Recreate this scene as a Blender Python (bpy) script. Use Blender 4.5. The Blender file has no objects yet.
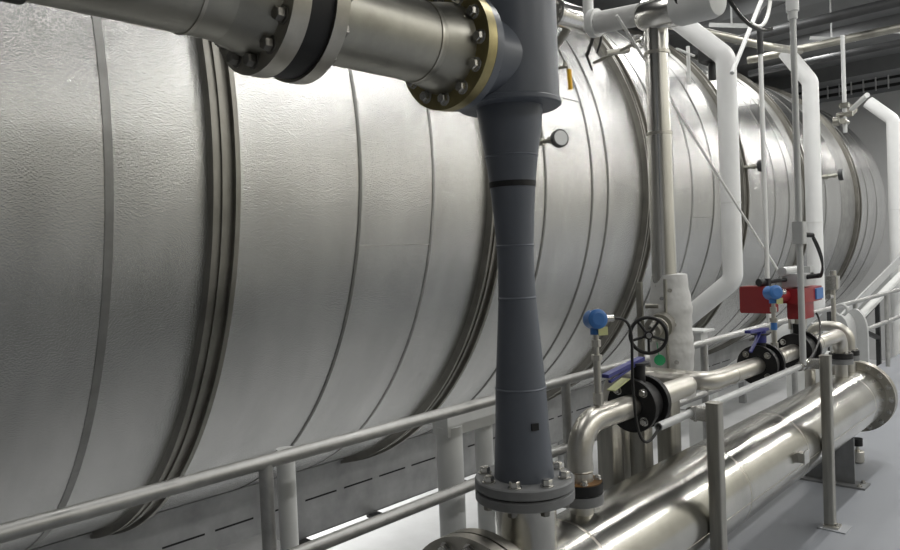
import bpy, bmesh, math, random
from mathutils import Vector as V, Matrix as M4
random.seed(7)
PI = math.pi
sc = bpy.context.scene
COL = sc.collection

# ------------------------------------------------------------------ materials
def mat(name, base, metal=0.0, rough=0.5, bump=None, var=0.0, var_scale=6.0, rvar=0.0,
        stretch=None, emit=None, coat=0.0):
    m = bpy.data.materials.new(name); m.use_nodes = True
    nt = m.node_tree; N = nt.nodes; L = nt.links
    b = N['Principled BSDF']
    b.inputs['Metallic'].default_value = metal
    b.inputs['Roughness'].default_value = rough
    b.inputs['Base Color'].default_value = (*base, 1)
    if coat: b.inputs['Coat Weight'].default_value = coat
    if emit:
        b.inputs['Emission Color'].default_value = (*emit[0], 1)
        b.inputs['Emission Strength'].default_value = emit[1]
    tc = N.new('ShaderNodeTexCoord')
    src = tc.outputs['Object']
    if stretch:
        mp = N.new('ShaderNodeMapping'); mp.inputs['Scale'].default_value = stretch
        L.new(src, mp.inputs['Vector']); s2 = mp.outputs['Vector']
    else: s2 = src
    if var or rvar:
        nz = N.new('ShaderNodeTexNoise'); nz.inputs['Scale'].default_value = var_scale
        nz.inputs['Detail'].default_value = 6; nz.inputs['Roughness'].default_value = .6
        L.new(s2, nz.inputs['Vector'])
        if var:
            r = N.new('ShaderNodeValToRGB')
            r.color_ramp.elements[0].position = .3; r.color_ramp.elements[1].position = .72
            r.color_ramp.elements[0].color = (*[c*(1-var) for c in base], 1)
            r.color_ramp.elements[1].color = (*[min(1, c*(1+var*.55)) for c in base], 1)
            L.new(nz.outputs['Fac'], r.inputs['Fac']); L.new(r.outputs['Color'], b.inputs['Base Color'])
        if rvar:
            mr = N.new('ShaderNodeMapRange')
            mr.inputs['From Min'].default_value = .3; mr.inputs['From Max'].default_value = .7
            mr.inputs['To Min'].default_value = max(.03, rough-rvar); mr.inputs['To Max'].default_value = rough+rvar
            L.new(nz.outputs['Fac'], mr.inputs['Value']); L.new(mr.outputs['Result'], b.inputs['Roughness'])
    if bump:
        n2 = N.new('ShaderNodeTexNoise'); n2.inputs['Scale'].default_value = bump[0]
        n2.inputs['Detail'].default_value = 3
        L.new(src, n2.inputs['Vector'])
        bp = N.new('ShaderNodeBump'); bp.inputs['Strength'].default_value = bump[1]
        bp.inputs['Distance'].default_value = bump[2] if len(bump) > 2 else .003
        L.new(n2.outputs['Fac'], bp.inputs['Height']); L.new(bp.outputs['Normal'], b.inputs['Normal'])
    return m

MT = dict(
 clad = mat('embossed_cladding', (.66,.66,.65), 1, .22, bump=(140,.55,.005), var=.14, var_scale=1.3, rvar=.02, stretch=(1,3,1)),
 ring = mat('ring_metal', (.33,.32,.29), 1, .45, var=.25, var_scale=5, rvar=.08),
 seam = mat('seam_strip', (.38,.38,.37), 1, .5, var=.2, var_scale=7),
 groove = mat('seam_sealant', (.26,.26,.25), .9, .5),
 steel = mat('stainless_pipe', (.62,.60,.55), 1, .38, var=.14, var_scale=5, rvar=.06),
 dull = mat('weathered_stainless', (.42,.41,.365), 1, .40, var=.28, var_scale=6, rvar=.1, bump=(50,.08,.002)),
 flange = mat('flange_steel', (.50,.48,.43), 1, .36, var=.2, var_scale=14),
 brass = mat('gold_passivated_flange', (.36,.31,.16), 1, .42, var=.3, var_scale=12),
 vessel = mat('polished_vessel', (.60,.592,.555), 1, .225, var=.2, var_scale=4.0, rvar=.03),
 clamped = mat('shiny_pipe_cladding', (.80,.79,.76), 1, .20, var=.06, rvar=.04),
 galv = mat('galvanised_rail', (.48,.48,.47), 1, .48, var=.22, var_scale=16, rvar=.1, bump=(90,.12,.002)),
 lightgalv = mat('grey_painted_tube', (.55,.56,.56), .3, .45, var=.08, var_scale=9),
 beam = mat('galvanised_beam', (.42,.425,.43), .55, .55, var=.22, var_scale=4, bump=(30,.1,.002)),
 sqpost = mat('brushed_square_tube', (.46,.45,.41), 1, .40, var=.2, var_scale=7, stretch=(8,8,.6)),
 bolt = mat('bolt_steel', (.66,.65,.62), 1, .26, var=.15, var_scale=25),
 darkbolt = mat('dark_bolt', (.30,.29,.27), 1, .38, var=.2, var_scale=25),
 grey = mat('grey_painted_column', (.120,.134,.162), 0, .36, var=.07, var_scale=7, rvar=.05, bump=(60,.06,.001)),
 greyflange = mat('grey_painted_flange', (.21,.215,.22), .1, .5, var=.15, var_scale=14),
 weld = mat('weld_line', (.14,.155,.185), .2, .5),
 black = mat('black_paint', (.007,.007,.008), 0, .55),
 rubber = mat('black_rubber', (.015,.015,.015), 0, .6),
 white = mat('white_pipe_paint', (.80,.81,.81), 0, .42, var=.04, var_scale=6),
 whited = mat('offwhite_steel_paint', (.74,.75,.74), 0, .45, var=.08, var_scale=6),
 red = mat('red_enamel', (.30,.018,.022), 0, .38, var=.1, var_scale=7),
 blue = mat('blue_plastic', (.06,.20,.52), 0, .38, var=.05),
 navy = mat('navy_lever_coating', (.035,.04,.22), 0, .4, var=.1),
 yellow = mat('yellow_grip', (.75,.42,.02), 0, .45),
 gtag = mat('green_tag', (.02,.36,.14), 0, .4),
 labelm = mat('pale_label', (.6,.62,.3), 0, .5),
 jacket = mat('lagging_fabric', (.66,.66,.65), 0, .85, var=.10, var_scale=6, bump=(5.5,.6,.05)),
 rust = mat('rusty_flange_face', (.24,.13,.05), .3, .7, var=.5, var_scale=20),
 concrete = mat('ceiling_concrete', (.15,.155,.16), 0, .8, var=.2, var_scale=1.4, bump=(8,.2,.01)),
 wall = mat('wall_paint', (.55,.555,.56), 0, .75, var=.06, var_scale=1.5),
 cream = mat('cream_wall_paint', (.58,.565,.50), 0, .75, var=.05, var_scale=1.5),
 floor = mat('grey_epoxy', (.29,.305,.335), 0, .42, var=.07, var_scale=2.2, rvar=.06, bump=(25,.05,.002)),
 lower = mat('white_floor_paint', (.74,.75,.76), 0, .6, var=.08, var_scale=3),
 pad = mat('grout_pad', (.37,.385,.41), 0, .6, var=.1, var_scale=9),
 glass = mat('dial_face', (.62,.63,.63), 0, .2),
 dark = mat('dark_grey_metal', (.06,.062,.065), .4, .5, var=.2),
 cableM = mat('black_cable', (.012,.012,.012), 0, .45),
 wcable = mat('white_tubing', (.86,.86,.84), 0, .4),
)

# ------------------------------------------------------------------ mesh builder
def frame(d):
    d = V(d).normalized()
    a = V((0,0,1)) if abs(d.z) < .9 else V((1,0,0))
    u = d.cross(a).normalized(); w = d.cross(u).normalized()
    return d, u, w

class MB:
    def __init__(s): s.v = []; s.f = []
    def add(s, vs, fs):
        o = len(s.v); s.v += [V(p) for p in vs]; s.f += [tuple(i+o for i in f) for f in fs]; return s
    def box(s, c, sz, rot=None):
        x, y, z = [q/2 for q in sz]
        p = [V((a*x, b*y, d*z)) for a in (-1,1) for b in (-1,1) for d in (-1,1)]
        if rot: p = [rot @ q for q in p]
        p = [q+V(c) for q in p]
        return s.add(p, [(0,1,3,2),(4,6,7,5),(0,4,5,1),(2,3,7,6),(0,2,6,4),(1,5,7,3)])
    def rbox(s, c, sz, r=.01, ax=2, n=4):
        """box with rounded edges round axis ax"""
        i, j = [k for k in range(3) if k != ax]
        a, b = sz[i]/2-r, sz[j]/2-r
        ring = []
        for q, (sx, sy) in enumerate(((1,1),(-1,1),(-1,-1),(1,-1))):
            for k in range(n+1):
                t = q*PI/2+k/n*PI/2
                ring.append((sx*a+r*math.cos(t), sy*b+r*math.sin(t)))
        return s.prism(ring, c, ax, sz[ax])
    def prism(s, ring, c, ax, h):
        i, j = [k for k in range(3) if k != ax]
        n = len(ring); vs = []
        for hh in (-h/2, h/2):
            for (p, q) in ring:
                w = [0,0,0]; w[i] = p; w[j] = q; w[ax] = hh
                vs.append(V(w)+V(c))
        fs = [(k, (k+1) % n, n+(k+1) % n, n+k) for k in range(n)]
        fs += [tuple(range(n-1,-1,-1)), tuple(range(n, 2*n))]
        return s.add(vs, fs)
    def lathe(s, prof, o, d=(0,0,1), seg=32, closed=False):
        """prof: list of (radius, height along d)"""
        d, u, w = frame(d); o = V(o); vs = []; n = len(prof)
        for r, h in prof:
            for k in range(seg):
                t = 2*PI*k/seg
                vs.append(o+d*h+(u*math.cos(t)+w*math.sin(t))*max(r, 1e-5))
        fs = []
        for i in range(n-1 if not closed else n):
            a, b = i*seg, ((i+1) % n)*seg
            for k in range(seg):
                k2 = (k+1) % seg
                fs.append((a+k, a+k2, b+k2, b+k))
        if not closed:
            if prof[0][0] > 1e-4: fs.append(tuple(range(seg-1,-1,-1)))
            if prof[-1][0] > 1e-4: fs.append(tuple((n-1)*seg+k for k in range(seg)))
        return s.add(vs, fs)
    def cyl(s, p0, p1, r, r1=None, seg=24):
        p0, p1 = V(p0), V(p1); L = (p1-p0).length
        return s.lathe([(r, 0), (r if r1 is None else r1, L)], p0, p1-p0, seg)
    def ringd(s, o, d, ro, ri, h0, h1, seg=48):
        """annular disc from h0 to h1 along d"""
        return s.lathe([(ri,h0),(ro,h0),(ro,h1),(ri,h1)], o, d, seg, closed=True)
    def tube(s, pts, r, seg=14, bend=0.0, closed=False, caps=True, n=8):
        P = [V(p) for p in pts]
        if bend and not closed:
            Q = [P[0]]
            for i in range(1, len(P)-1):
                a, b, c = P[i-1], P[i], P[i+1]
                e1, e2 = (a-b), (c-b)
                l1, l2 = e1.length, e2.length
                e1.normalize(); e2.normalize()
                ang = e1.angle(e2)
                t = min(bend/math.tan(ang/2) if ang > .02 else 0, l1*.49 if i > 1 else l1*.98, l2*.49 if i < len(P)-2 else l2*.98)
                if t < 1e-5 or ang > PI-.01: Q.append(b); continue
                rr = t*math.tan(ang/2)
                cen = b+(e1+e2).normalized()*(rr/math.sin(ang/2))
                s0, s1 = (b+e1*t)-cen, (b+e2*t)-cen
                tot = s0.angle(s1); axn = s0.cross(s1).normalized()
                for k in range(n+1):
                    Q.append(cen+M4.Rotation(tot*k/n, 3, axn) @ s0)
            Q.append(P[-1]); P = Q
        N = len(P); T = []
        for i in range(N):
            if closed: t = P[(i+1) % N]-P[i-1]
            else: t = P[min(i+1, N-1)]-P[max(i-1, 0)]
            T.append(t.normalized())
        _, u, _ = frame(T[0]); vs = []
        for i in range(N):
            u = (u-T[i]*u.dot(T[i])).normalized(); w = T[i].cross(u)
            for k in range(seg):
                t = 2*PI*k/seg
                vs.append(P[i]+(u*math.cos(t)+w*math.sin(t))*r)
        fs = []
        for i in range(N if closed else N-1):
            a, b = i*seg, ((i+1) % N)*seg
            for k in range(seg):
                k2 = (k+1) % seg; fs.append((a+k, a+k2, b+k2, b+k))
        if not closed and caps: fs += [tuple(range(seg-1,-1,-1)), tuple((N-1)*seg+k for k in range(seg))]
        return s.add(vs, fs)
    def bar(s, p0, p1, w, h, up=(0,0,1)):
        p0, p1 = V(p0), V(p1); d = (p1-p0).normalized()
        u = d.cross(V(up)).normalized(); k = u.cross(d)
        vs = []
        for p in (p0, p1):
            for a, b in ((-1,-1),(1,-1),(1,1),(-1,1)): vs.append(p+u*a*w/2+k*b*h/2)
        return s.add(vs, [(3,2,1,0),(4,5,6,7),(0,1,5,4),(1,2,6,5),(2,3,7,6),(3,0,4,7)])
    def mesh(s, name, m, origin=(0,0,0), sharp=38):
        me = bpy.data.meshes.new(name)
        o = V(origin)
        me.from_pydata([tuple(p-o) for p in s.v], [], s.f)
        bm = bmesh.new(); bm.from_mesh(me)
        bmesh.ops.recalc_face_normals(bm, faces=bm.faces); bm.to_mesh(me); bm.free()
        me.polygons.foreach_set('use_smooth', [True]*len(me.polygons))
        me.set_sharp_from_angle(angle=math.radians(sharp))
        me.materials.append(m)
        return me

def wloc(o): return o.location if o.parent is None else o.location+wloc(o.parent)
def thing(name, label, cat, loc, group=None):
    o = bpy.data.objects.new(name, None); COL.objects.link(o)
    o.empty_display_size = .1
    o.location = loc; o['label'] = label; o['category'] = cat
    if group: o['group'] = group
    return o
def part(name, mb, m, parent, label=None, origin=None):
    pw = wloc(parent)
    if origin is None: origin = pw
    me = mb.mesh(name, m, origin)
    o = bpy.data.objects.new(name, me); COL.objects.link(o)
    o.parent = parent; o.location = V(origin)-pw
    if label: o['label'] = label
    return o
def solo(name, mb, m, label, cat, group=None):
    xs = [p.x for p in mb.v]; ys = [p.y for p in mb.v]; zs = [p.z for p in mb.v]
    org = V(((min(xs)+max(xs))/2, (min(ys)+max(ys))/2, min(zs)))
    o = bpy.data.objects.new(name, mb.mesh(name, m, org)); COL.objects.link(o)
    o.location = org; o['label'] = label; o['category'] = cat
    if group: o['group'] = group
    return o
def struct(name, mb, m):
    o = bpy.data.objects.new(name, mb.mesh(name, m)); COL.objects.link(o); o['kind'] = 'structure'; return o

_bolts = {}
def bolt_mesh(r, m):
    k = (round(r,4), m.name)
    if k not in _bolts:
        b = MB(); b.lathe([(r*1.3,0),(r*1.3,r*.2)], (0,0,0), (0,0,1), 16)
        b.lathe([(r,r*.25),(r,r*1.1),(r*.85,r*1.3)], (0,0,0), (0,0,1), 6)
        
        _bolts[k] = b.mesh('bolt', m)
    return _bolts[k]
def bolts(parent, c, d, R, n, r, m=None, phase=0.0):
    """n bolts on a circle, heads pointing along d"""
    m = m or MT['bolt']; me = bolt_mesh(r, m); d, u, w = frame(d); pw = wloc(parent)
    q = V((0,0,1)).rotation_difference(d)
    for k in range(n):
        t = 2*PI*(k+phase)/n
        p = V(c)+(u*math.cos(t)+w*math.sin(t))*R
        o = bpy.data.objects.new('bolt', me); COL.objects.link(o)
        o.parent = parent; o.rotation_mode = 'QUATERNION'; o.rotation_quaternion = q
        o.location = p-pw

# ------------------------------------------------------------------ the setting
XA, ZA, RT = -5.33, .586, 2.285                       # storage tank axis and radius
FZ = -1.55                                            # platform floor
LZ = -2.75                                            # lower floor
struct('floor', MB().box((.65,7.5,FZ-.1), (5.7,23,.2)), MT['floor'])
struct('floor_lower', MB().box((-5.4,7.5,LZ-.05), (6.4,23,.1)), MT['lower'])
struct('ceiling', MB().box((-2.7,7.5,3.45), (12.6,23,.3)), MT['concrete'])
struct('wall_back', MB().box((-2.7,18.6,.3), (12.6,.2,6.2)), MT['wall'])
struct('wall_front', MB().box((-2.7,-3.6,.3), (12.6,.2,6.2)), MT['wall'])
struct('wall_left', MB().box((-8.7,7.5,.3), (.2,23,6.2)), MT['wall'])
struct('wall_right', MB().box((3.5,7.5,.3), (.2,23,6.2)), MT['cream'])
struct('trim_1', MB().box((-2.215,7.5,-2.2), (.02,23,1.2)), MT['whited'])
for i, y in enumerate((7.2, 9.8, 12.4, 15.0)):
    o = struct('ceiling_beam', MB().box((-2.7,y,3.17), (12.4,.28,.26)), MT['concrete'])

# ------------------------------------------------------------------ storage tank
tank = thing('storage_tank', 'huge horizontal tank clad in embossed metal with stiffening rings filling the background', 'tank', (XA, 6.5, ZA-RT))
part('shell', MB().lathe([(RT,-3.0),(RT,14.6)], (XA,0,ZA), (0,1,0), 160), MT['clad'], tank)
part('end_head', MB().lathe([(RT,14.6),(RT*.995,14.75),(RT*.93,15.1),(RT*.78,15.4),(RT*.5,15.62),(.001,15.72)], (XA,0,ZA), (0,1,0), 120), MT['clad'], tank)
for y in (1.69, 3.68, 5.80, 7.98, 10.19, 12.70):
    b = MB()
    b.ringd((XA,y,ZA), (0,1,0), RT+.034, RT-.02, -.045, .08, 160)
    b.ringd((XA,y,ZA), (0,1,0), RT+.045, RT-.02, .0, .02, 160)
    b.ringd((XA,y,ZA), (0,1,0), RT+.05, RT-.02, -.048, -.03, 160)
    b.ringd((XA,y,ZA), (0,1,0), RT+.06, RT-.02, .06, .085, 160)
    part('stiffening_ring', b, MT['ring'], tank)
for y, wd in ((1.20,.035),(3.12,.016),(6.74,.02),(9.05,.025),(7.82,.2),(9.98,.34),(12.25,.75)):
    part('seam_band', MB().ringd((XA,y,ZA), (0,1,0), RT+.004, RT-.01, -wd/2, wd/2, 160), MT['seam'], tank)
for y in (2.545, 4.29, 4.92, 5.16, 6.22, 7.25, 9.55, 11.1, 13.4, 14.0):
    b = MB()
    b.ringd((XA,y,ZA), (0,1,0), RT+.005, RT-.01, -.009, .009, 160)
    part('cladding_joint', b, MT['groove'], tank)
for y0, y1, z in ((2.555,3.115,.09),(4.30,4.91,1.2),(6.75,7.24,.3),(9.56,10.1,-.35)):
    t = math.asin((z-ZA)/RT); x = XA+math.cos(t)*(RT+.001)
    part('lap_joint', MB().bar((x,y0,z),(x,y1,z), .004, .006), MT['seam'], tank)
# saddle feet under the tank
for y in (.3, 6.9, 11.5):
    b = MB()
    ring = []
    for k in range(13):
        t = -PI/2-.20+.40*k/12; ring.append((XA+math.cos(t)*(RT+.01), ZA+math.sin(t)*(RT+.01)))
    b.prism(ring+[(XA+.4,LZ+.02),(XA-.4,LZ+.02)], (0,y,0), 1, .22)
    part('saddle', b, MT['whited'], tank)

# ------------------------------------------------------------------ overhead pipe
PX, PZ, PR = -1.395, .595, .108
ohp = thing('overhead_pipe', 'large weathered stainless pipe with flanges crossing the upper left towards the grey column', 'pipe', (PX,.5,PZ-PR))
b = MB(); b.cyl((PX,-3.5,PZ),(PX,.90,PZ),PR,seg=48)
part('pipe_run', b, MT['dull'], ohp)
part('spool_piece', MB().cyl((PX,1.02,PZ),(PX,1.49,PZ),PR,seg=48), MT['dull'], ohp)
for y in (.72, 1.38):
    part('weld_bead', MB().ringd((PX,y,PZ),(0,1,0),PR+.0025,PR-.01,-.004,.004), MT['flange'], ohp)
part('pipe_strap', MB().ringd((PX,.40,PZ),(0,1,0),PR+.008,PR-.01,-.02,.02), MT['black'], ohp, 'black pipe strap')
def flg(y0, y1, m, rr=.168):
    part('flange', MB().ringd((PX,0,PZ),(0,1,0),rr,PR-.01,y0,y1,64), m, ohp)
flg(.875,.920,MT['flange']); flg(.985,1.022,MT['flange'])
part('flange_collar', MB().lathe([(PR,.79),(PR+.022,.875),(PR-.02,.875),(PR-.02,.79)],(PX,0,PZ),(0,1,0),48,closed=True), MT['dull'], ohp)
part('spacer_ring', MB().ringd((PX,0,PZ),(0,1,0),.161,PR-.01,.920,.985,64), MT['black'], ohp, 'black spacer ring clamped between the flanges')
flg(1.490,1.526,MT['brass'],.172)
part('stub_end', MB().lathe([(PR,1.40),(PR+.02,1.49),(PR-.02,1.49),(PR-.02,1.40)],(PX,0,PZ),(0,1,0),48,closed=True), MT['dull'], ohp)
bolts(ohp,(PX,.875,PZ),(0,-1,0),.138,12,.016,MT['darkbolt'])
bolts(ohp,(PX,1.022,PZ),(0,1,0),.138,12,.016,MT['darkbolt'])
bolts(ohp,(PX,1.49,PZ),(0,-1,0),.142,12,.0155,MT['bolt'])

# ------------------------------------------------------------------ grey column (ejector)
CY = 1.785
col = thing('ejector_column', 'tall dark grey painted flared column bolted on the lower vessel, with a side nozzle on top', 'column', (PX,CY,-.78))
part('barrel', MB().lathe([(.157,.475),(.157,1.25)],(PX,CY,0),(0,0,1),56), MT['grey'], col)
part('bottom_rim', MB().lathe([(.158,.462),(.1625,.466),(.1625,.476),(.158,.48)],(PX,CY,0),(0,0,1),56), MT['grey'], col)
part('diffuser', MB().lathe([(.105,.465),(.097,.40),(.083,.31),(.072,.222),(.064,.12),(.0585,.03),(.0575,-.05),(.0595,-.135),(.067,-.24),(.080,-.42),(.0865,-.56),(.096,-.715)],(PX,CY,0),(0,0,1),56), MT['grey'], col)
for z, r in ((.31,.083),(.03,.0585),(-.135,.0595),(-.42,.080)):
    part('weld_ring', MB().lathe([(r,-.004),(r+.0025,0),(r,.004)],(PX,CY,z),(0,0,1),56), MT['weld'], col)
part('painted_band', MB().lathe([(.070,-.009),(.0730,-.009),(.0745,.009),(.071,.009)],(PX,CY,.222),(0,0,1),56,closed=True), MT['black'], col, 'black painted band')
part('nozzle', MB().lathe([(.118,1.555),(.124,1.60),(.132,1.80)],(PX,0,PZ),(0,1,0),48), MT['grey'], col)
part('nozzle_flange', MB().ringd((PX,0,PZ),(0,1,0),.168,.08,1.532,1.560,64), MT['grey'], col)
part('gasket', MB().ringd((PX,0,PZ),(0,1,0),.160,.09,1.526,1.532,64), MT['rubber'], col)
bolts(col,(PX,1.560,PZ),(0,1,0),.142,12,.0145,MT['bolt'])
part('base_flange', MB().lathe([(.154,-.735),(.158,-.732),(.158,-.707),(.154,-.703)],(PX,CY,0),(0,0,1),64), MT['greyflange'], col)
bolts(col,(PX,CY,-.703),(0,0,1),.129,8,.0165,MT['bolt'],.55)
# small black nameplate on the side facing the walkway
dv = V((.9,-.42,0)).normalized()
pp = V((PX,CY,-.53))+dv*.0865
part('nameplate', MB().box(pp,(.006,.024,.022),M4.Rotation(math.atan2(dv.y,dv.x),3,'Z')), MT['black'], col, 'small black nameplate')

# ------------------------------------------------------------------ lower vessel
VZ, VR = -1.11, .197
ves = thing('receiver_vessel', 'long horizontal brushed stainless vessel with bolted end flanges lying along the floor', 'vessel', (PX,3.5,FZ))
part('shell', MB().lathe([(VR,1.56),(VR,5.70)],(PX,0,VZ),(0,1,0),72), MT['vessel'], ves)
for y in (2.0, 3.15, 3.95, 5.35):
    part('girth_weld', MB().lathe([(VR,-.006),(VR+.0012,0),(VR,.006)],(PX,y,VZ),(0,1,0),72), MT['flange'], ves)
t = math.radians(-6)
part('seam_weld', MB().tube([(PX+math.cos(t)*VR,2.0,VZ+math.sin(t)*VR),(PX+math.cos(t)*VR,5.35,VZ+math.sin(t)*VR)],.0015,8), MT['flange'], ves)
part('near_flange', MB().ringd((PX,0,VZ),(0,1,0),0.288,VR-.02,1.56,1.597,72), MT['flange'], ves)
part('blind_cover', MB().lathe([(.288,1.515),(.288,1.552)],(PX,0,VZ),(0,1,0),72), MT['flange'], ves)
part('gasket', MB().ringd((PX,0,VZ),(0,1,0),.262,.10,1.552,1.56,72), MT['rubber'], ves)
bolts(ves,(PX,1.515,VZ),(0,-1,0),.252,16,.018,MT['bolt'])
part('far_flange', MB().ringd((PX,0,VZ),(0,1,0),.250,VR-.02,5.64,5.675,72), MT['flange'], ves)
part('far_cover', MB().lathe([(.250,5.68),(.250,5.715),(.15,5.73)],(PX,0,VZ),(0,1,0),72), MT['flange'], ves)
bolts(ves,(PX,5.64,VZ),(0,-1,0),.226,16,.014,MT['bolt'])
part('column_nozzle', MB().cyl((PX,CY,VZ+.12),(PX,CY,-.775),.098,seg=48), MT['vessel'], ves)
part('column_flange', MB().lathe([(.154,-.771),(.158,-.768),(.158,-.743),(.154,-.740)],(PX,CY,0),(0,0,1),64), MT['greyflange'], ves, 'dark grey lower flange')
part('column_gasket', MB().lathe([(.146,-.740),(.146,-.735)],(PX,CY,0),(0,0,1),48), MT['rubber'], ves)
bolts(ves,(PX,CY,-.771),(0,0,-1),.129,8,.0155,MT['darkbolt'],.55)
def vnoz(x, y, ztop, r, rf, zc=VZ):
    part('branch_nozzle', MB().cyl((x,y,zc+.15),(x,y,ztop-.03),r,seg=28), MT['steel'], ves)
    part('branch_flange', MB().cyl((x,y,ztop-.034),(x,y,ztop),rf,seg=36), MT['greyflange'], ves)
N1Y = 2.105
vnoz(PX,N1Y,-.842,.041,.078)
vnoz(PX,5.32,-.795,.040,.074)
vnoz(PX,5.54,-.800,.032,.060)
# name plate bracket on the side
a = math.radians(8); p = V((PX+math.cos(a)*VR,3.80,VZ+math.sin(a)*VR))
part('plate_bracket', MB().box(p+V((.012,0,0)),(.03,.05,.05)), MT['steel'], ves)
part('rating_plate', MB().box(p+V((.032,0,.005)),(.006,.075,.065)), MT['bolt'], ves)
for y in (1.95, 4.98):
    lg = part('support_leg', MB().box((PX,y,-1.40),(.30,.014,.34)).box((PX,y,-1.40),(.014,.10,.34)), MT['greyflange'], ves)
    part('leg_base', MB().box((PX,y,FZ+.006),(.44,.14,.012)), MT['greyflange'], lg)
    pads = bolt_mesh(.012, MT['bolt'])
    for sx in (-.185,.185):
        for sy in (-.045,.045):
            o = bpy.data.objects.new('anchor_bolt', pads); COL.objects.link(o); o.parent = lg
            o.location = V((PX+sx,y+sy,FZ+.012))-wloc(lg)
dr = thing('drain_valve', 'small stainless drain fitting standing under the far end of the vessel', 'valve', (-1.36,5.52,FZ))
part('cup', MB().lathe([(.03,0),(.042,.01),(.042,.08),(.038,.085)],(-1.36,5.52,FZ),(0,0,1),24), MT['steel'], dr)
part('valve_stem', MB().cyl((-1.36,5.52,FZ+.08),(-1.36,5.52,FZ+.13),.013), MT['steel'], dr)
part('valve_cap', MB().cyl((-1.36,5.52,FZ+.12),(-1.36,5.52,FZ+.17),.034), MT['black'], dr, 'black cap')

# ------------------------------------------------------------------ process branches above the vessel
QZ, QR = -.615, .0445
def rflange(parent, name, x, y, z, d, rf, h0, h1, m):
    return part(name, MB().ringd((x,y,z),d,rf,QR-.008,h0,h1,40), m, parent)
p1 = thing('branch_pipe', 'stainless branch pipe rising beside the grey column and turning right through the first black valve', 'pipe', (PX,N1Y,-.84))
part('pipe_run', MB().tube([(PX,N1Y,-.80),(PX,N1Y,QZ+.01),(PX,2.49,QZ+.01)],QR,24,bend=.115,n=14), MT['steel'], p1)
part('return_run', MB().tube([(PX,2.60,QZ+.01),(PX,3.02,QZ+.01),(-1.80,3.02,QZ+.01),(-1.80,3.02,-1.3)],QR,24,bend=.075,n=12), MT['steel'], p1)
part('foot_flange', MB().cyl((PX,N1Y,-.838),(PX,N1Y,-.803),.078,seg=36), MT['black'], p1, 'black flange at the pipe foot')
part('rusty_face', MB().cyl((PX,N1Y,-.803),(PX,N1Y,-.800),.074,seg=36), MT['rust'], p1, 'rusty top of the flange')
bolts(p1,(PX,N1Y,-.800),(0,0,1),.060,4,.011,MT['bolt'],.5)
for z in (-.765,):
    part('weld_bead', MB().lathe([(QR,-.004),(QR+.002,0),(QR,.004)],(PX,N1Y,z),(0,0,1),24), MT['flange'], p1)
p2 = thing('branch_pipe', 'stainless branch pipe with two black valves running back to the far end of the vessel', 'pipe', (PX,5.32,-.79))
part('pipe_run', MB().tube([(-1.86,3.20,-1.3),(-1.86,3.20,QZ-.005),(PX,3.20,QZ-.01),(PX,3.80,QZ-.015)],QR,24,bend=.085,n=12), MT['steel'], p2)
part('spool_piece', MB().tube([(PX,3.91,QZ-.015),(PX,4.36,QZ-.015)],QR,24), MT['steel'], p2)
part('end_elbow', MB().tube([(PX,4.54,QZ-.015),(PX,5.32,QZ-.015),(PX,5.32,-.76)],QR,24,bend=.10,n=12), MT['steel'], p2)
part('foot_flange', MB().cyl((PX,5.32,-.792),(PX,5.32,-.757),.074,seg=36), MT['black'], p2, 'black flange at the pipe foot')
bolts(p2,(PX,5.32,-.757),(0,0,1),.058,4,.011,MT['bolt'],.5)
for y in (3.45, 4.12, 4.8):
    part('weld_bead', MB().lathe([(QR,-.004),(QR+.0022,0),(QR,.004)],(PX,y,QZ-.014),(0,1,0),24), MT['flange'], p2)
ub = thing('return_bend', 'small stainless return bend looping onto the last vessel nozzle behind the far elbow', 'pipe', (PX,5.54,-.8))
part('bend', MB().tube([(PX,5.54,-.77),(PX,5.54,-.60),(-1.66,5.54,-.60),(-1.66,5.54,-1.2)],.036,20,bend=.11,n=12), MT['steel'], ub)
part('foot_flange', MB().cyl((PX,5.54,-.798),(PX,5.54,-.765),.060,seg=32), MT['black'], ub, 'black flange')
bolts(ub,(PX,5.54,-.765),(0,0,1),.048,4,.009,MT['bolt'],.5)

def butterfly(y0, y1, z, label, lever=True):
    ym = (y0+y1)/2
    v = thing('butterfly_valve', label, 'valve', (PX,ym,z-.1), 'black valves in the branch pipes')
    part('body', MB().ringd((PX,ym,z),(0,1,0),.085,QR-.006,-(y1-y0)/2+.032,(y1-y0)/2-.032,40), MT['black'], v)
    for a, b_ in ((y0,y0+.026),(y1-.026,y1)):
        part('flange', MB().ringd((PX,0,z),(0,1,0),.104,QR-.006,a,b_,48), MT['black'], v)
    bolts(v,(PX,y0,z),(0,-1,0),.078,4,.0135,MT['bolt'],.5)
    bolts(v,(PX,y1,z),(0,1,0),.078,4,.0125,MT['bolt'],.5)
    part('neck', MB().cyl((PX,ym,z+.07),(PX,ym,z+.155),.027,seg=24), MT['black'], v)
    if lever:
        part('top_plate', MB().cyl((PX,ym,z+.155),(PX,ym,z+.163),.046,seg=28), MT['dark'], v)
    return v, ym
v1, ym = butterfly(2.475,2.605,QZ+.01,'black flanged butterfly valve beside the grey column with a blue lever lying flat')
lv = part('lever', MB().bar((PX,ym+.03,QZ+.183),(PX-.01,ym-.23,QZ+.150),.03,.014).bar((PX,ym-.02,QZ+.165),(PX-.01,ym-.20,QZ+.125),.012,.010), MT['navy'], v1, 'dark blue lever')
part('lever_tag', MB().bar((PX-.01,ym-.08,QZ+.118),(PX-.012,ym-.19,QZ+.09),.035,.004), MT['labelm'], lv, 'pale yellow tag')
v2, ym2 = butterfly(3.79,3.915,QZ-.015,'black flanged valve with purple blue trigger lever in front of the red box')
part('neck_sleeve', MB().cyl((PX,ym2,QZ+.10),(PX,ym2,QZ+.165),.03,seg=20), MT['navy'], v2, 'blue neck sleeve')
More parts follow.
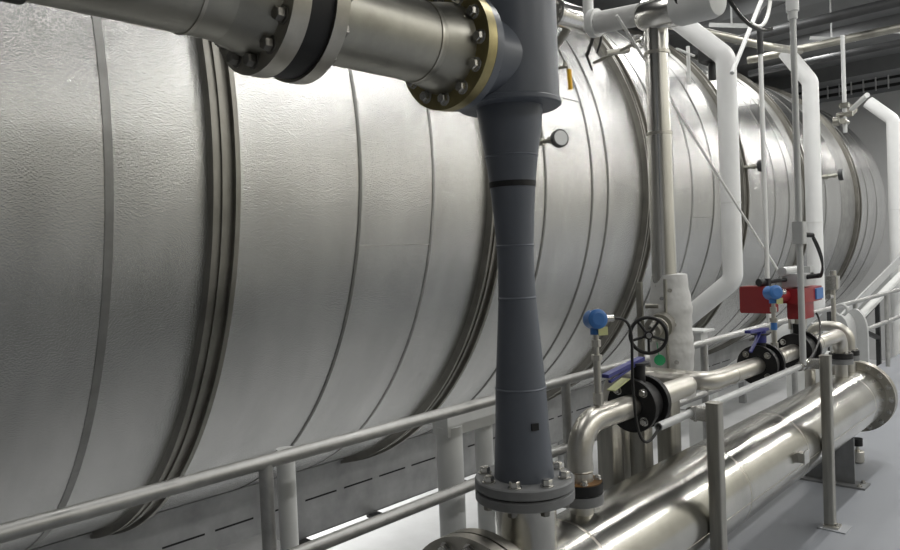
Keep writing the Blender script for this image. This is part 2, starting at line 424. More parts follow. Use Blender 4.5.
lv = part('lever', MB().bar((PX+.01,ym2+.06,QZ+.165),(PX+.01,ym2-.20,QZ+.175),.03,.014).bar((PX+.01,ym2-.02,QZ+.16),(PX+.01,ym2-.17,QZ+.07),.014,.01), MT['navy'], v2, 'purple blue lever')
v3, ym3 = butterfly(4.36,4.545,QZ-.015,'black flanged control valve topped by the red actuator with a blue display',False)
part('yoke', MB().box((PX-.035,ym3,QZ+.19),(.012,.07,.16)).box((PX+.035,ym3,QZ+.19),(.012,.07,.16)).cyl((PX,ym3,QZ+.1),(PX,ym3,QZ+.27),.015), MT['steel'], v3)
g = part('actuator_gearbox', MB().rbox((PX,ym3+.06,-.395),(.10,.20,.10),.02), MT['red'], v3, 'red gearbox')
g2 = part('actuator_head', MB().rbox((PX,ym3+.08,-.305),(.14,.36,.085),.025), MT['red'], v3, 'red actuator head')
part('display', MB().rbox((PX+.073,ym3+.17,-.305),(.012,.13,.065),.006,0), MT['blue'], g2, 'blue display window')
part('actuator_cylinder', MB().cyl((-1.47,4.25,-.305),(PX-.02,ym3-.05,-.30),.035,seg=24), MT['red'], v3, 'red cylinder joining head and box')
cb = part('spring_box', MB().rbox((-1.53,4.22,-.315),(.185,.09,.155),.012,1), MT['red'], v3, 'big red box')
part('box_lid', MB().rbox((-1.53,4.17,-.315),(.178,.012,.148),.012,1), MT['red'], cb)
part('solenoid_block', MB().box((PX,ym3+.04,-.215),(.11,.24,.075)).cyl((PX-.03,ym3-.15,-.16),(PX-.03,ym3+.12,-.16),.026).box((PX+.03,ym3+.11,-.165),(.05,.06,.05)), MT['lightgalv'], v3)
part('cable_socket', MB().cyl((PX+.05,ym3+.02,-.20),(-1.26,ym3-.02,-.19),.014), MT['black'], v3, 'black cable socket')
part('air_fitting', MB().cyl((-1.50,4.20,-.215),(-1.42,4.40,-.21),.012).cyl((-1.51,4.17,-.215),(-1.495,4.21,-.215),.022).box((-1.49,4.22,-.22),(.05,.04,.05)), MT['dark'], v3, 'dark air fitting on top of the box')

# pressure transmitters
def transmitter(x, y, z0, z1, label, s=1.0, cable=None):
    t_ = thing('pressure_transmitter', label, 'instrument', (x,y,z0))
    st = MB(); st.cyl((x,y,z0),(x,y,z1-.13*s),.0135*s,seg=16); st.cyl((x,y,z0+.01),(x,y,z0+.05),.019*s,seg=6)
    st.cyl((x,y,z1-.15*s),(x,y,z1-.03*s),.010*s,seg=12)
    st.cyl((x,y,z1-.14*s),(x,y,z1-.12*s),.02*s,seg=6); st.cyl((x,y,z1-.09*s),(x,y,z1-.065*s),.017*s,seg=6)
    part('stalk', st, MT['steel'], t_)
    d = V((.75,-.62,.1)).normalized()
    h = MB(); c = V((x,y,z1+.01)); h.lathe([(.028*s,-.045*s),(.036*s,-.035*s),(.036*s,.03*s),(.028*s,.036*s)],c,d,28)
    h.cyl((x,y,z1-.045*s),(x,y,z1),.02*s,seg=18)
    hd = part('housing', h, MT['blue'], t_)
    k = MB(); k.lathe([(.022*s,.034*s),(.022*s,.038*s)],c,d,24)
    part('cover', k, MT['blue'], hd)
    k = MB(); q_ = c+d*.030*s+V((0,0,-.045*s)); k.bar(q_,q_+V((.02,.03,0))*s,.004,.03*s)
    part('tag', k, MT['labelm'], hd, 'pale green tag')
    e = V((.62,.75,0)); q = c+V((.62,.75,0))*.03
    part('cable_gland', MB().cyl(q,q+e*.04*s,.013*s,seg=12), MT['bolt'], hd)
    b_ = c+V((0,0,.03*s)); part('top_clip', MB().box(b_,(.02*s,.035*s,.014*s)), MT['bolt'], hd)
    return q+e*.045*s
e1 = transmitter(PX,2.24,-.565,-.255,'blue pressure transmitter on a thin stalk above the near elbow')
part_tag = None
e2 = transmitter(PX,4.06,-.59,-.275,'blue pressure transmitter standing right in front of the red box',1.08)
part('stalk_band', MB().cyl((PX,4.06,-.47),(PX,4.06,-.43),.017,seg=16), MT['blue'], bpy.data.objects['pressure_transmitter.001'], 'blue band')
def bez(a, b, c, d, n=24):
    a, b, c, d = map(V, (a, b, c, d)); o = []
    for i in range(n+1):
        t = i/n; o.append(a*(1-t)**3+b*3*t*(1-t)**2+c*3*t*t*(1-t)+d*t**3)
    return o
RCX = -1.26
pts = bez(e1, e1+V((.05,.08,.0)), (PX+.07,2.36,-.35), (PX+.075,2.36,-.5), 14)
pts += bez((PX+.075,2.36,-.5),(PX+.08,2.36,-.68),(RCX,2.30,-.76),(RCX,2.44,-.660),16)[1:]
solo('signal_cable', MB().tube(pts,.0055,10), MT['cableM'], 'black cable hanging from the near blue transmitter into the rail conduit', 'cable')

# ------------------------------------------------------------------ guard posts and conduit
def gpost(y, label):
    x = -1.170; t_ = thing('guard_post', label, 'post', (x,y,FZ))
    part('tube', MB().rbox((x,y,(FZ-.615)/2),(.052,.052,-.615-FZ),.006,2,3), MT['sqpost'], t_)
    part('cap', MB().rbox((x,y,-.613),(.054,.054,.006),.006,2,3), MT['dull'], t_)
    bp = part('base_plate', MB().box((x+.01,y,FZ+.012),(.075,.075,.012)), MT['steel'], t_)
    bolts(bp,(x+.034,y-.02,FZ+.018),(0,0,1),.012,1,.010,MT['bolt'])
    part('grout_pad', MB().prism([(-.06,-.06),(.08,-.06),(.08,.07),(-.06,.07)],(x+.01,y,FZ+.003),2,.006), MT['pad'], t_)
gpost(2.72,'square brushed steel guard post standing nearest, cut by the bottom of the photo')
gpost(4.17,'square brushed steel guard post standing further along with its foot on the floor')
rc = thing('rail_conduit', 'thin grey conduit running along the tops of both square posts with an open end', 'conduit', (RCX,3.3,-.69))
cz = -.660
part('tube', MB().lathe([(.0125,2.43),(.0165,2.43),(.0165,4.10),(.0125,4.10)],(RCX,0,cz),(0,1,0),20,closed=True), MT['lightgalv'], rc)
for y in (2.72,4.17):
    part('clamp', MB().box((RCX+.035,y,cz),(.06,.05,.05)).ringd((RCX,y,cz),(0,1,0),.025,.015,-.012,.012,20).cyl((RCX+.02,y-.02,cz+.03),(RCX+.02,y-.02,cz-.03),.007), MT['bolt'], rc)
part('coupling', MB().lathe([(.024,4.02),(.024,4.09),(.03,4.09),(.03,4.15),(.02,4.16)],(RCX,0,cz),(0,1,0),18), MT['bolt'], rc)
vc = thing('vertical_conduit', 'thin grey conduit dropping from the ceiling to the rail with a grey junction box', 'conduit', (-1.25,4.06,-.66))
part('lower_tube', MB().cyl((-1.25,4.06,-.655),(-1.25,4.06,.01),.0165,seg=18), MT['lightgalv'], vc)
part('junction_box', MB().rbox((-1.25,4.06,.055),(.06,.06,.12),.01), MT['lightgalv'], vc)
part('upper_tube', MB().cyl((-1.25,4.06,.11),(-1.25,4.06,1.20),.0165,seg=18), MT['lightgalv'], vc)
part('top_fitting', MB().cyl((-1.25,4.06,1.19),(-1.25,4.06,1.23),.024).cyl((-1.25,4.06,1.23),(-1.25,4.06,1.40),.032), MT['white'], vc, 'white fitting at the top')
part('ceiling_tube', MB().cyl((-1.25,4.06,1.40),(-1.25,4.06,3.3),.02), MT['white'], vc)
part('side_branch', MB().tube([(-1.25,4.06,1.30),(-1.45,4.02,1.36),(-1.9,3.95,1.55)],.018,12), MT['lightgalv'], vc)
part('gland', MB().cyl((-1.235,4.09,.045),(-1.21,4.15,.04),.013), MT['black'], vc)
for k in (0,1):
    pts = bez((-1.21,4.15,.04-.015*k),(-1.20,4.22,-.02-.03*k),(-1.20,4.34,-.10-.05*k),(-1.255,ym3-.02,-.185-.012*k),18)
    solo('actuator_cable', MB().tube(pts,.006,8), MT['cableM'], ['upper','lower'][k]+' of the two black cables from the junction box to the red actuator', 'cable')
pts = bez((PX+.06,4.60,-.42),(PX+.10,4.62,-.5),(PX+.13,4.40,-.62),(RCX,4.15,cz+.01),18)
solo('actuator_cable', MB().tube(pts,.006,8), MT['cableM'], 'black cable sagging from the red gearbox down to the rail conduit', 'cable')

# ------------------------------------------------------------------ insulated riser and gate valve
RX, RY = -1.80, 3.60
ris = thing('insulated_riser', 'vertical shiny metal clad pipe rising from a padded grey jacket', 'pipe', (RX,RY,-1.2))
part('cladding', MB().cyl((RX,RY,-.2),(RX,RY,.62),.066,seg=36), MT['clamped'], ris)
part('upper_cladding', MB().cyl((RX,RY,.62),(RX,RY,1.25),.062,seg=36), MT['clamped'], ris)
for z in (.62, 1.05):
    part('cladding_band', MB().ringd((RX,RY,z),(0,0,1),.069,.06,-.008,.008,36), MT['steel'], ris)
jk = MB(); prof = []
for k in range(30):
    z = -.80+.66*k/29; f = 1+.02*math.sin(k*1.9)+.03*math.sin(k*.6+1)
    prof.append(((.114 if k < 20 else .114-.018*(k-20)/9)*f, z))
prof = [(.068,-.81)]+prof+[(.068,-.135)]
jk.lathe(prof,(RX+.012,RY+.03,0),(0,0,1),40)
jkt = part('padded_jacket', jk, MT['jacket'], ris, 'padded grey fabric jacket')
for k, (an, z) in enumerate(((-.9,-.22),(-.75,-.40),(-.7,-.60),(-1.25,-.26),(-1.3,-.5))):
    d = V((math.cos(an),math.sin(an),0)); q = V((RX,RY,z))+d*.112
    part('jacket_button', MB().cyl(q,q+d*.012,.011,seg=14), MT['bolt'], jkt)
an = -1.25; d = V((math.cos(an),math.sin(an),0)); q = V((RX+.01,RY+.02,0))+d*.114
part('jacket_seam', MB().tube([q+V((0,0,-.78)),q+V((.004,0,-.6)),q+V((-.003,0,-.4)),q+V((0,0,-.16))],.009,8), MT['dull'], jkt)
part('lower_pipe', MB().cyl((RX,RY,-1.6),(RX,RY,-.8),.055), MT['white'], ris)
# header cross pipe on top
hdr = thing('header_pipe', 'thick grey cross pipe on top of the shiny riser with a black rimmed end', 'pipe', (RX,3.58,1.2))
part('pipe_run', MB().cyl((-2.16,3.58,1.30),(-1.78,3.58,1.265),.06,seg=32), MT['jacket'], hdr)
part('tee', MB().lathe([(.07,0),(.085,.03),(.085,.22),(.07,.25)],(-1.87,3.58,1.26),(1,-.1,-.09),36), MT['clamped'], hdr)
part('end_cap', MB().lathe([(.088,0),(.095,.02),(.095,.20),(.085,.23),(.03,.24)],(-1.66,3.56,1.245),(1,-.12,-.06),36), MT['whited'], hdr)
part('black_ring', MB().tube([V((-1.55,3.46,1.27))+V((math.cos(t)*.07,math.sin(t)*-.012,math.sin(t)*.07)) for t in [2*PI*k/28 for k in range(28)]],.008,8,closed=True), MT['black'], hdr, 'black rim')
part('small_flange', MB().cyl((-2.18,3.58,1.302),(-2.14,3.58,1.298),.078,seg=28).cyl((-2.20,3.58,3.3),(-2.20,3.58,1.27),.03), MT['whited'], hdr)
gv = thing('gate_valve', 'black handwheel valve poking out of the padded jacket', 'valve', (-1.62,3.05,-.55))
wd = V((.55,-.83,.06)).normalized(); wc = V((-1.61,3.04,-.40)); _, wu, ww = frame(wd)
wm = MB()
wm.tube([wc+(wu*math.cos(t)+ww*math.sin(t))*.083 for t in [2*PI*k/40 for k in range(40)]],.0085,10,closed=True)
for k in range(5):
    t = 2*PI*k/5+.3; wm.tube([wc, wc+(wu*math.cos(t)+ww*math.sin(t))*.083],.0065,8)
wm.cyl(wc-wd*.012,wc+wd*.016,.02,seg=18)
part('handwheel', wm, MT['black'], gv, 'black spoked handwheel')
tgt = V((RX,RY-.02,-.40)); ax = (tgt-wc).normalized()
part('valve_stem', MB().cyl(wc-wd*.03+wd*.05,wc+ax*.5,.013), MT['bolt'], gv)
part('bonnet', MB().cyl(wc+ax*.15,wc+ax*.40,.034).cyl(wc+ax*.24,wc+ax*.27,.06).cyl(wc+ax*.36,wc+ax*.52,.066), MT['dull'], gv)
part('yoke', MB().tube([wc+ax*.05+V((0,0,.03)),wc+ax*.25+V((0,0,.05))],.009,8).tube([wc+ax*.05+V((0,0,-.03)),wc+ax*.25+V((0,0,-.05))],.009,8), MT['bolt'], gv)
part('hanging_tag', MB().cyl((-1.60,3.12,-.525),(-1.594,3.112,-.525),.026,seg=24).tube([(-1.60,3.115,-.50),(-1.60,3.10,-.44)],.002,6), MT['gtag'], gv, 'round green tag')
part('side_bracket', MB().bar((RX-.06,RY-.17,-.60),(RX-.06,RY-.17,-.17),.02,.03,(1,0,0)).cyl((RX-.04,RY-.15,-.3),(RX+.02,RY-.12,-.3),.012), MT['dull'], gv)

# ------------------------------------------------------------------ white pipes wrapping the tank
def wpipe(y, ztop, zbot, label, r=.085, dx=.85, up=.72, foot=True):
    t_ = thing('white_pipe', label, 'pipe', (-2.5,y,zbot), None)
    t_['group'] = 'white pipes in front of the tank'
    part('pipe_run', MB().tube([(-2.5-dx,y,ztop+dx*up),(-2.5,y,ztop)]+([(-2.5,y,zbot),(-2.5-1.2,y,zbot-.95)] if foot else [(-2.5,y,LZ)]),r,28,bend=.14,n=8), MT['white'], t_)
    part('end_joint', MB().ringd((-2.5,y,(ztop+zbot)/2-.3),(0,0,1),r+.004,r-.01,-.006,.006,28), MT['whited'], t_)
    return t_
wpipe(6.30,1.66,-.30,'thick white pipe bent at top and bottom right beside the shiny riser',.085,.50,1.0)
wpipe(8.65,1.80,-.75,'white pipe in the middle behind the vertical conduit, slanting away at the top',.085,.25,1.55)
wpipe(12.65,1.82,-.32,'white pipe at the far right edge in front of the tank end',.092,.33,1.0,False)

# ------------------------------------------------------------------ guard rail
HX = -2.09
hr = thing('guard_rail', 'long galvanised two bar guard rail running along the whole tank', 'railing', (HX,5,FZ))
part('top_rail', MB().cyl((HX,-3.5,-.655),(HX,14.5,-.655),.0245,seg=24), MT['galv'], hr)
part('mid_rail', MB().cyl((HX,-3.5,-1.0),(HX,14.5,-1.0),.0245,seg=24), MT['galv'], hr)
for y in (-2.3,-.5,1.28,3.05,4.72,6.55,8.55,9.95,12,14):
    part('post', MB().cyl((HX,y,FZ),(HX,y,-.66),.024,seg=20), MT['galv'], hr)

# ------------------------------------------------------------------ steelwork between rail and tank
BX = -4.78
sb = thing('support_beam', 'wide grey galvanised channel beam low behind the guard rail under the tank', 'beam', (BX,5,-2.19))
part('web', MB().box((BX,6.5,-1.905),(.02,16.5,.55)), MT['beam'], sb)
part('top_lip', MB().box((BX+.02,6.5,-1.636),(.06,16.5,.012)), MT['beam'], sb)
part('bottom_lip', MB().box((BX-.05,6.5,-2.18),(.12,16.5,.012)), MT['beam'], sb)
for k in range(30):
    part('slot', MB().box((BX+.0105,.3+k*.39,-1.89),(.003,.31,.014)), MT['black'], sb, 'dark slot')
for y in (3.2, 3.95, 5.05):
    part('cleat', MB().box((BX+.12,y,-2.20),(.24,.12,.02)).box((BX+.04,y,-2.26),(.03,.10,.12)), MT['dark'], sb)
for y in (1.0,7.0,12.5):
    part('leg', MB().box((BX-.08,y,-2.47),(.10,.10,.56)), MT['beam'], sb)
for y in (2.0, 4.9):
    part('clip_block', MB().box((BX+.03,y,-1.58),(.06,.20,.08)), MT['black'], sb, 'black block on the beam')
wc1 = thing('white_column', 'stout white painted column with gusset beside the grey flared column behind the rail', 'column', (-2.35,2.45,-2.7))
part('shaft', MB().cyl((-2.35,2.44,LZ),(-2.35,2.44,-.80),.064,seg=28), MT['whited'], wc1)
part('side_shaft', MB().cyl((-2.35,2.69,LZ),(-2.35,2.69,-.80),.046,seg=24), MT['whited'], wc1)
part('gusset', MB().box((-2.35,2.56,-.79),(.10,.36,.10)), MT['whited'], wc1)
part('cross_pipe', MB().tube([(-2.35,2.69,-1.27),(-2.35,3.6,-1.27)],.06,20), MT['whited'], wc1)
wc2 = solo('white_column', MB().cyl((-2.40,1.56,LZ),(-2.40,1.56,-.72),.036,seg=24), MT['whited'], 'slim white column right behind the nearest guard rail post', 'column')
wc3 = thing('white_column', 'grey white square column behind the rail near the purple lever', 'column', (-2.4,5.2,LZ))
part('shaft', MB().box((-2.4,5.3,-1.7),(.12,.12,2.1)), MT['whited'], wc3)
part('head_plate', MB().box((-2.4,5.3,-.64),(.2,.2,.015)), MT['whited'], wc3)
for y, w, lab in ((2.81,.085,'widest of three brushed square supports under the branch pipes, right of the near elbow'),
                  (3.10,.085,'middle of three brushed square supports under the first black valve'),
                  (3.39,.11,'right of three brushed square supports, below the pipe bend')):
    t_ = thing('pipe_support', lab, 'support', (-1.70,y,FZ), 'brushed supports behind the vessel')
    part('upright', MB().rbox((-1.70,y,(FZ-.70)/2),(.085,w,-.70-FZ),.01,2,3), MT['sqpost'], t_)
    part('saddle_plate', MB().box((-1.66,y,-.695),(.16,w+.02,.01)), MT['steel'], t_)
solo('duct_run', MB().box((-1.87,1.9,-1.30),(.10,3.0,.012)).box((-1.81,1.9,-1.275),(.012,3.0,.06)).tube([(-1.80,.9,-1.25),(-1.80,2.0,-1.25)],.008,8), MT['dull'], 'dull metal tray behind the vessel below the mid rail', 'tray')

solo('trough', MB().rbox((-2.62,1.35,-1.24),(.30,.62,.12),.02,2).box((-2.62,1.35,-1.19),(.33,.65,.012)), MT['beam'], 'grey metal trough low behind the nearest guard rail post', 'trough')
# gear housing, stringer near the far end
gb = thing('gear_housing', 'pale grey round topped housing standing behind the far vessel end', 'housing', (-1.85,7.2,FZ))
ring = [(-.42,-.55),(.42,-.55)]+[(.42*math.cos(t),.0+.30*math.sin(t)) for t in [PI*k/16 for k in range(17)]]
pr_ = [( .16*a/.42, b) for a, b in ring]
b = MB(); b.prism([(x_*.66, z_*.72) for x_, z_ in pr_],(-1.79,7.30,-.84),1,.05)
part('cover_plate', b, MT['lightgalv'], gb)
b = MB(); b.prism([(x_*.5, z_*.60) for x_, z_ in pr_],(-1.85,7.15,-.84),1,.26)
part('case', b, MT['lightgalv'], gb)
part('pedestal', MB().box((-1.83,7.2,-1.365),(.18,.30,.37)), MT['whited'], gb)
part('eye', MB().tube([V((-1.85,7.1,-.62))+V((math.cos(t)*.05,0,math.sin(t)*.05)) for t in [2*PI*k/20 for k in range(20)]],.012,8,closed=True), MT['lightgalv'], gb)
st = thing('stair_stringer', 'pale sloping steel channel rising to the right edge below the tank end', 'beam', (-2.4,10,-1))
part('upper_channel', MB().bar((-2.4,8.8,-.99),(-2.4,13.4,-.10),.02,.12), MT['lightgalv'], st)
part('lower_channel', MB().bar((-2.4,9.2,-1.10),(-2.4,13.6,-.32),.10,.04), MT['whited'], st)
mo = thing('pump_motor', 'grey white pump with flanged casing seen through the far railing', 'pump', (-2.6,9.3,-1.4))
part('casing', MB().lathe([(.12,0),(.20,.03),(.20,.12),(.13,.16),(.13,.5),(.10,.55)],(-2.7,8.9,-1.15),(0,1,.1),28), MT['whited'], mo)
part('cover', MB().lathe([(.24,-.05),(.24,.0)],(-2.7,8.9,-1.15),(0,1,.1),28), MT['lightgalv'], mo)
part('plinth', MB().box((-2.7,9.2,-2.05),(.4,.8,1.4)), MT['whited'], mo)
fr = thing('brace_frame', 'dark crossed brace frame behind the railing at the far right', 'frame', (-2.9,12,-2.7))
part('upright', MB().bar((-2.9,10.6,LZ),(-2.9,10.6,-.95),.06,.08,(0,1,0)), MT['dark'], fr)
part('brace', MB().bar((-2.9,10.6,-1.5),(-2.9,13.2,-1.0),.06,.06), MT['dark'], fr)
part('brace', MB().bar((-2.9,10.6,-1.0),(-2.9,13.2,-1.6),.06,.06), MT['dark'], fr)
part('upright', MB().bar((-2.9,13.2,LZ),(-2.9,13.2,-.95),.06,.08,(0,1,0)), MT['dark'], fr)

# small manifold on a stalk near the far elbow
mf = thing('needle_valve', 'small steel needle valve manifold on a stalk above the far elbow', 'valve', (-1.75,6.5,-.7))
part('stalk', MB().cyl((-1.75,6.5,-.95),(-1.75,6.5,-.40),.018), MT['steel'], mf)
part('block', MB().rbox((-1.75,6.5,-.34),(.09,.10,.11),.012), MT['bolt'], mf)
part('knob', MB().cyl((-1.75,6.44,-.45),(-1.75,6.36,-.45),.02).cyl((-1.75,6.5,-.28),(-1.75,6.5,-.24),.03), MT['bolt'], mf)

# ------------------------------------------------------------------ thermometers and small things on the tank
def thermo(y, z, label, s=1.0, face=(.9,-.42,.1)):
    t_ = math.asin((z-ZA)/RT); x = XA+math.cos(t_)*RT
    d = V((math.cos(t_),-.0,math.sin(t_)*.2)).normalized(); c = V((x,y,z))
    k = thing('dial_thermometer', label, 'gauge', (x,y,z), 'dial thermometers on the tank')
    part('stem', MB().cyl(c-d*.02,c+d*.16*s,.014*s).cyl(c+d*.02*s,c+d*.06*s,.026*s,seg=6).cyl(c+d*.10*s,c+d*.13*s,.024*s,seg=6), MT['dull'], k)
    e = c+d*.18*s; f = V(face).normalized()
    cs = part('dial_case', MB().lathe([(.045*s,-.03*s),(.055*s,-.02*s),(.055*s,.012*s),(.047*s,.014*s)],e,f,28), MT['dark'], k)
    part('dial_face', MB().cyl(e+f*.0142*s,e+f*.016*s,.046*s,seg=28), MT['glass'], cs)
thermo(4.20,.80,'round dial thermometer on the tank just right of the grey column',1.15)
thermo(8.05,.86,'round dial thermometer on the tank between two white pipes',1.2,(1,.08,.05))
thermo(11.0,.92,'round dial thermometer on the tank right of the middle white pipe',1.45,(1,.12,.05))
yv = thing('sample_valve', 'tiny sample valve with a yellow grip hanging on the tank beside the grey barrel', 'valve', (-3.08,4.5,1.2))
part('body', MB().cyl((-3.2,4.50,1.39),(-2.98,4.54,1.39),.012).cyl((-3.0,4.52,1.39),(-3.0,4.53,1.42),.016), MT['dull'], yv)
part('grip', MB().cyl((-2.98,4.55,1.37),(-2.98,4.56,1.22),.017,seg=14), MT['yellow'], yv, 'yellow grip')

rod = solo('sampling_tube', MB().cyl((-1.80,5.14,-.55),(-1.80,5.14,1.32),.0155,seg=14), MT['whited'], 'thin pale vertical tube between the riser and the vertical conduit', 'tube')
solo('hanger_pipe', MB().tube([(-1.80,5.14,1.32),(-1.80,5.14,1.62),(-1.60,5.5,1.78),(.6,5.55,1.86)],.021,14,bend=.16), MT['dark'], 'dark bent conduit joining the thin pale tube and running off right', 'conduit')
solo('white_tube', MB().tube([(-1.93,3.42,1.25),(-1.90,5.72,-.24)],.0080,10), MT['wcable'], 'thin white tube slanting down across the tank to the red box', 'tube')

# ------------------------------------------------------------------ overhead clutter
def along_x(name, y, z, x0, x1, r, m, label, cat, slope=0, group=None):
    return solo(name, MB().cyl((x0,y,z),(x1,y,z+slope*(x1-x0)),r,seg=18), m, label, cat, group)
along_x('ceiling_pipe',9.0,2.27,-3.3,2.0,.045,MT['dull'],'brownish steel pipe crossing high on the right below the ceiling','pipe')
along_x('ceiling_pipe',9.25,2.62,-4.1,2.0,.06,MT['dark'],'dark pipe running just under the ceiling above the brownish one','pipe')
along_x('ceiling_pipe',11.2,2.62,-4.1,2.0,.05,MT['dark'],'long dull pipe under the far part of the ceiling','pipe')
solo('slanting_pipe', MB().tube([(-3.35,6.2,2.22),(-2.45,7.3,1.92),(-2.7,9,2.25)],.04,16,bend=.15), MT['dull'], 'dull pipe slanting down above the tank top toward the brownish pipe', 'pipe')
tr = thing('cable_tray', 'long black cable tray with upright rungs near the far wall', 'cable tray', (-3,16.6,3.0))
part('rail', MB().box((-2.7,16.4,3.05),(12.0,.03,.06)), MT['black'], tr)
part('rail', MB().box((-2.7,16.4,3.20),(12.0,.03,.05)), MT['black'], tr)
for k in range(34):
    x = -6.6+k*.22
    part('rung', MB().box((x,16.38,3.12),(.02,.05,.26)), MT['lightgalv'], tr)
hg = thing('pipe_hanger', 'thin steel hanger rod with small valve cluster above the far tank', 'hanger', (-2.2,8.8,1.3))
part('rod', MB().cyl((-2.2,8.8,1.20),(-2.2,8.8,2.27),.022), MT['lightgalv'], hg)
part('valve_cluster', MB().cyl((-2.28,8.8,1.40),(-2.12,8.8,1.40),.03).cyl((-2.2,8.72,1.32),(-2.2,8.88,1.32),.03).box((-2.2,8.8,1.50),(.09,.09,.05)).cyl((-2.3,8.75,1.33),(-2.24,8.75,1.33),.05), MT['dull'], hg)
sn = thing('sloping_nozzle', 'pale sloping nozzle pipe between tank shoulder and far white pipe', 'pipe', (-3.56,13.7,2.05))
part('tube', MB().cyl((-3.56,13.70,2.05),(-2.85,12.70,2.27),.04), MT['whited'], sn)
part('flange', MB().cyl((-3.22,13.22,2.155),(-3.19,13.18,2.165),.09), MT['flange'], sn)
# things on top of the tank
mt = thing('reflective_drum', 'small mirror bright cylinder mounted on the tank top right of the grey barrel', 'drum', (-2.75,4.0,1.5))
part('jacket', MB().lathe([(.075,0),(.085,.01),(.085,.33),(.07,.35)],(-2.75,4.06,1.62),(.1,1,-.0),32), MT['clamped'], mt)
part('end_plate', MB().lathe([(.096,-.025),(.096,-.0)],(-2.75,4.06,1.62),(.1,1,-.0),28), MT['bolt'], mt)
part('mount', MB().cyl((-2.95,4.24,1.40),(-2.75,4.24,1.58),.03), MT['dull'], mt)
bolts(mt,(-2.753,4.035,1.62),(-.1,-1,.0),.06,6,.012,MT['bolt'])
solo('cable_bundle', MB().tube(bez((-2.75,4.32,1.60),(-2.68,4.45,1.66),(-2.75,4.6,1.62),(-2.95,4.75,1.50)),.014,8).tube(bez((-2.76,4.32,1.64),(-2.7,4.5,1.72),(-2.72,4.7,1.66),(-2.95,4.9,1.55)),.010,8).tube(bez((-2.95,4.75,1.50),(-2.97,4.8,1.49),(-3.0,4.87,1.47),(-3.03,4.95,1.44)),.010,8), MT['cableM'], 'tangle of black cables behind the mirror bright cylinder', 'cable')
vw = thing('vent_valve', 'small steel handwheel valve on the tank top left of the shiny riser', 'valve', (-2.6,4.9,1.3))
part('stem', MB().cyl((-2.95,4.85,1.46),(-2.58,4.92,1.56),.013).cyl((-2.80,4.78,1.49),(-2.72,4.98,1.53),.022), MT['dull'], vw)
wc = V((-2.60,4.92,1.555)); _, wu, ww = frame(V((.5,-.8,.4)))
wm = MB(); wm.tube([wc+(wu*math.cos(t)+ww*math.sin(t))*.055 for t in [2*PI*k/28 for k in range(28)]],.009,8,closed=True)
for k in range(3):
    t = PI*k/3; wm.tube([wc-(wu*math.cos(t)+ww*math.sin(t))*.055,wc+(wu*math.cos(t)+ww*math.sin(t))*.055],.006,8)
part('handwheel', wm, MT['bolt'], vw)
solo('vent_nozzle', MB().cyl((-3.1,6.87,1.62),(-3.1,6.87,2.0),.018).cyl((-3.1,6.62,1.93),(-3.1,7.0,1.93),.012), MT['whited'], 'short pale nozzle standing on the tank between riser and first white pipe', 'nozzle')
solo('black_actuator', MB().rbox((-3.0,7.2,1.98),(.18,.30,.22),.03).cyl((-3.0,7.2,1.7),(-3.0,7.2,1.9),.04), MT['black'], 'black box actuator behind the bend of the first white pipe', 'actuator')
solo('white_tube', MB().tube([(-1.58,6.27,3.3),(-1.72,4.42,1.06)],.014,12), MT['white'], 'short white tube slanting down beside the bend of the first white pipe', 'tube')
solo('cable_loop', MB().tube(bez((-1.55,3.7,1.55),(-1.52,3.95,1.22),(-1.50,4.2,1.20),(-1.48,4.42,1.27)),.011,8), MT['cableM'], 'thick black cable drooping at the top edge above the first white pipe', 'cable')
solo('cable_loop', MB().tube(bez((-1.5,4.15,1.25),(-1.5,4.38,1.24),(-1.48,4.45,1.33),(-1.48,4.46,1.75)),.011,8), MT['wcable'], 'pale hose curving up at the top edge left of the vertical conduit', 'cable')
solo('red_sign', MB().box((-2.0,5.6,2.02),(.35,.02,.10)), MT['red'], 'dark red plate high above the first white pipe', 'plate')
random.seed(3)
for k, (x, y, z, ln) in enumerate(((-2.6,9.9,2.55,.5),(-1.9,10.6,2.6,.45),(-3.1,8.0,2.45,.5),(-1.5,9.6,2.12,.5))):
    t_ = thing('ceiling_bracket', ['thin steel bracket left under the dark ceiling pipe','thin steel bracket hanging at the upper right corner','thin steel bracket above the middle white pipe','pale strut hanging below the brownish pipe'][k], 'bracket', (x,y,z), 'brackets under the ceiling')
    part('arm', MB().bar((x-ln/2,y,z+.06),(x+ln/2,y+.1,z-.06),.04,.04), MT['lightgalv'], t_)
    part('drop_rod', MB().cyl((x,y,z),(x,y,3.3),.01), MT['lightgalv'], t_)

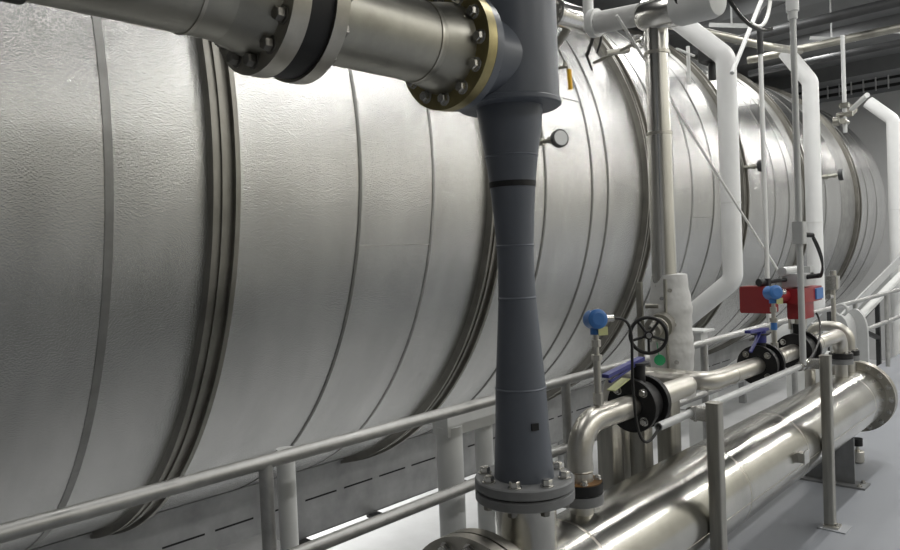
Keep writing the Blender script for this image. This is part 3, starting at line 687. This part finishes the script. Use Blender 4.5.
# ------------------------------------------------------------------ lamps: ceiling strip lights and added low strips
def strip(x, y, e, z=3.02, sx=.14, sy=1.5, col=(1,.985,.95), rx=0):
    l = bpy.data.lights.new('lamp_strip', 'AREA'); l.shape = 'RECTANGLE'; l.size = sx; l.size_y = sy
    l.energy = e; l.color = col
    o = bpy.data.objects.new('strip_light', l); COL.objects.link(o); o.location = (x,y,z); o.rotation_euler = (0,rx,0)
    return o
for y, e in ((4.2,45),(7.5,45),(10.5,50),(13.5,60),(16.5,70)):
    strip(-1.1,y,e)
strip(-2.4,1.7,18)
for y, e in ((1.0,30),(3.6,48),(6.4,62),(9.2,66),(12.2,75),(15.4,85)):
    strip(2.5,y,e)
for y, e in ((5.6,28),(8.4,32),(11.2,40)):
    strip(-3.3,y,e,3.28,.3,1.6)
for y, e in ((1.0,55),(4.4,100),(8.0,30),(12.0,25)):
    strip(-7.4,y,e,-1.4,.3,1.4)  # unseen low strips added beyond the tank to brighten the lower floor
    strip(-6.5,y,20,3.0)

w = bpy.data.worlds.new('room_air'); sc.world = w; w.use_nodes = True
w.node_tree.nodes['Background'].inputs['Color'].default_value = (.5,.52,.55,1)
w.node_tree.nodes['Background'].inputs['Strength'].default_value = .15

# ------------------------------------------------------------------ camera
f, yaw, pit, roll = 712.1, .756, -.024, -.042
fw = V((-math.sin(yaw)*math.cos(pit), math.cos(yaw)*math.cos(pit), math.sin(pit)))
r = fw.cross(V((0,0,1))).normalized(); u = r.cross(fw)
r2 = r*math.cos(roll)+u*math.sin(roll); u2 = -r*math.sin(roll)+u*math.cos(roll)
cd = bpy.data.cameras.new('camera'); cam = bpy.data.objects.new('camera', cd); COL.objects.link(cam)
cam.matrix_world = M4(((r2.x,u2.x,-fw.x,0),(r2.y,u2.y,-fw.y,0),(r2.z,u2.z,-fw.z,0),(0,0,0,1)))
cd.sensor_fit = 'HORIZONTAL'; cd.sensor_width = 36; cd.lens = f/900*36
cd.clip_start = .02
sc.camera = cam
sc.view_settings.view_transform = 'Standard'; sc.view_settings.look = 'None'
sc.view_settings.exposure = 0.06; sc.view_settings.gamma = 1.0
sc.view_settings.use_curve_mapping = False
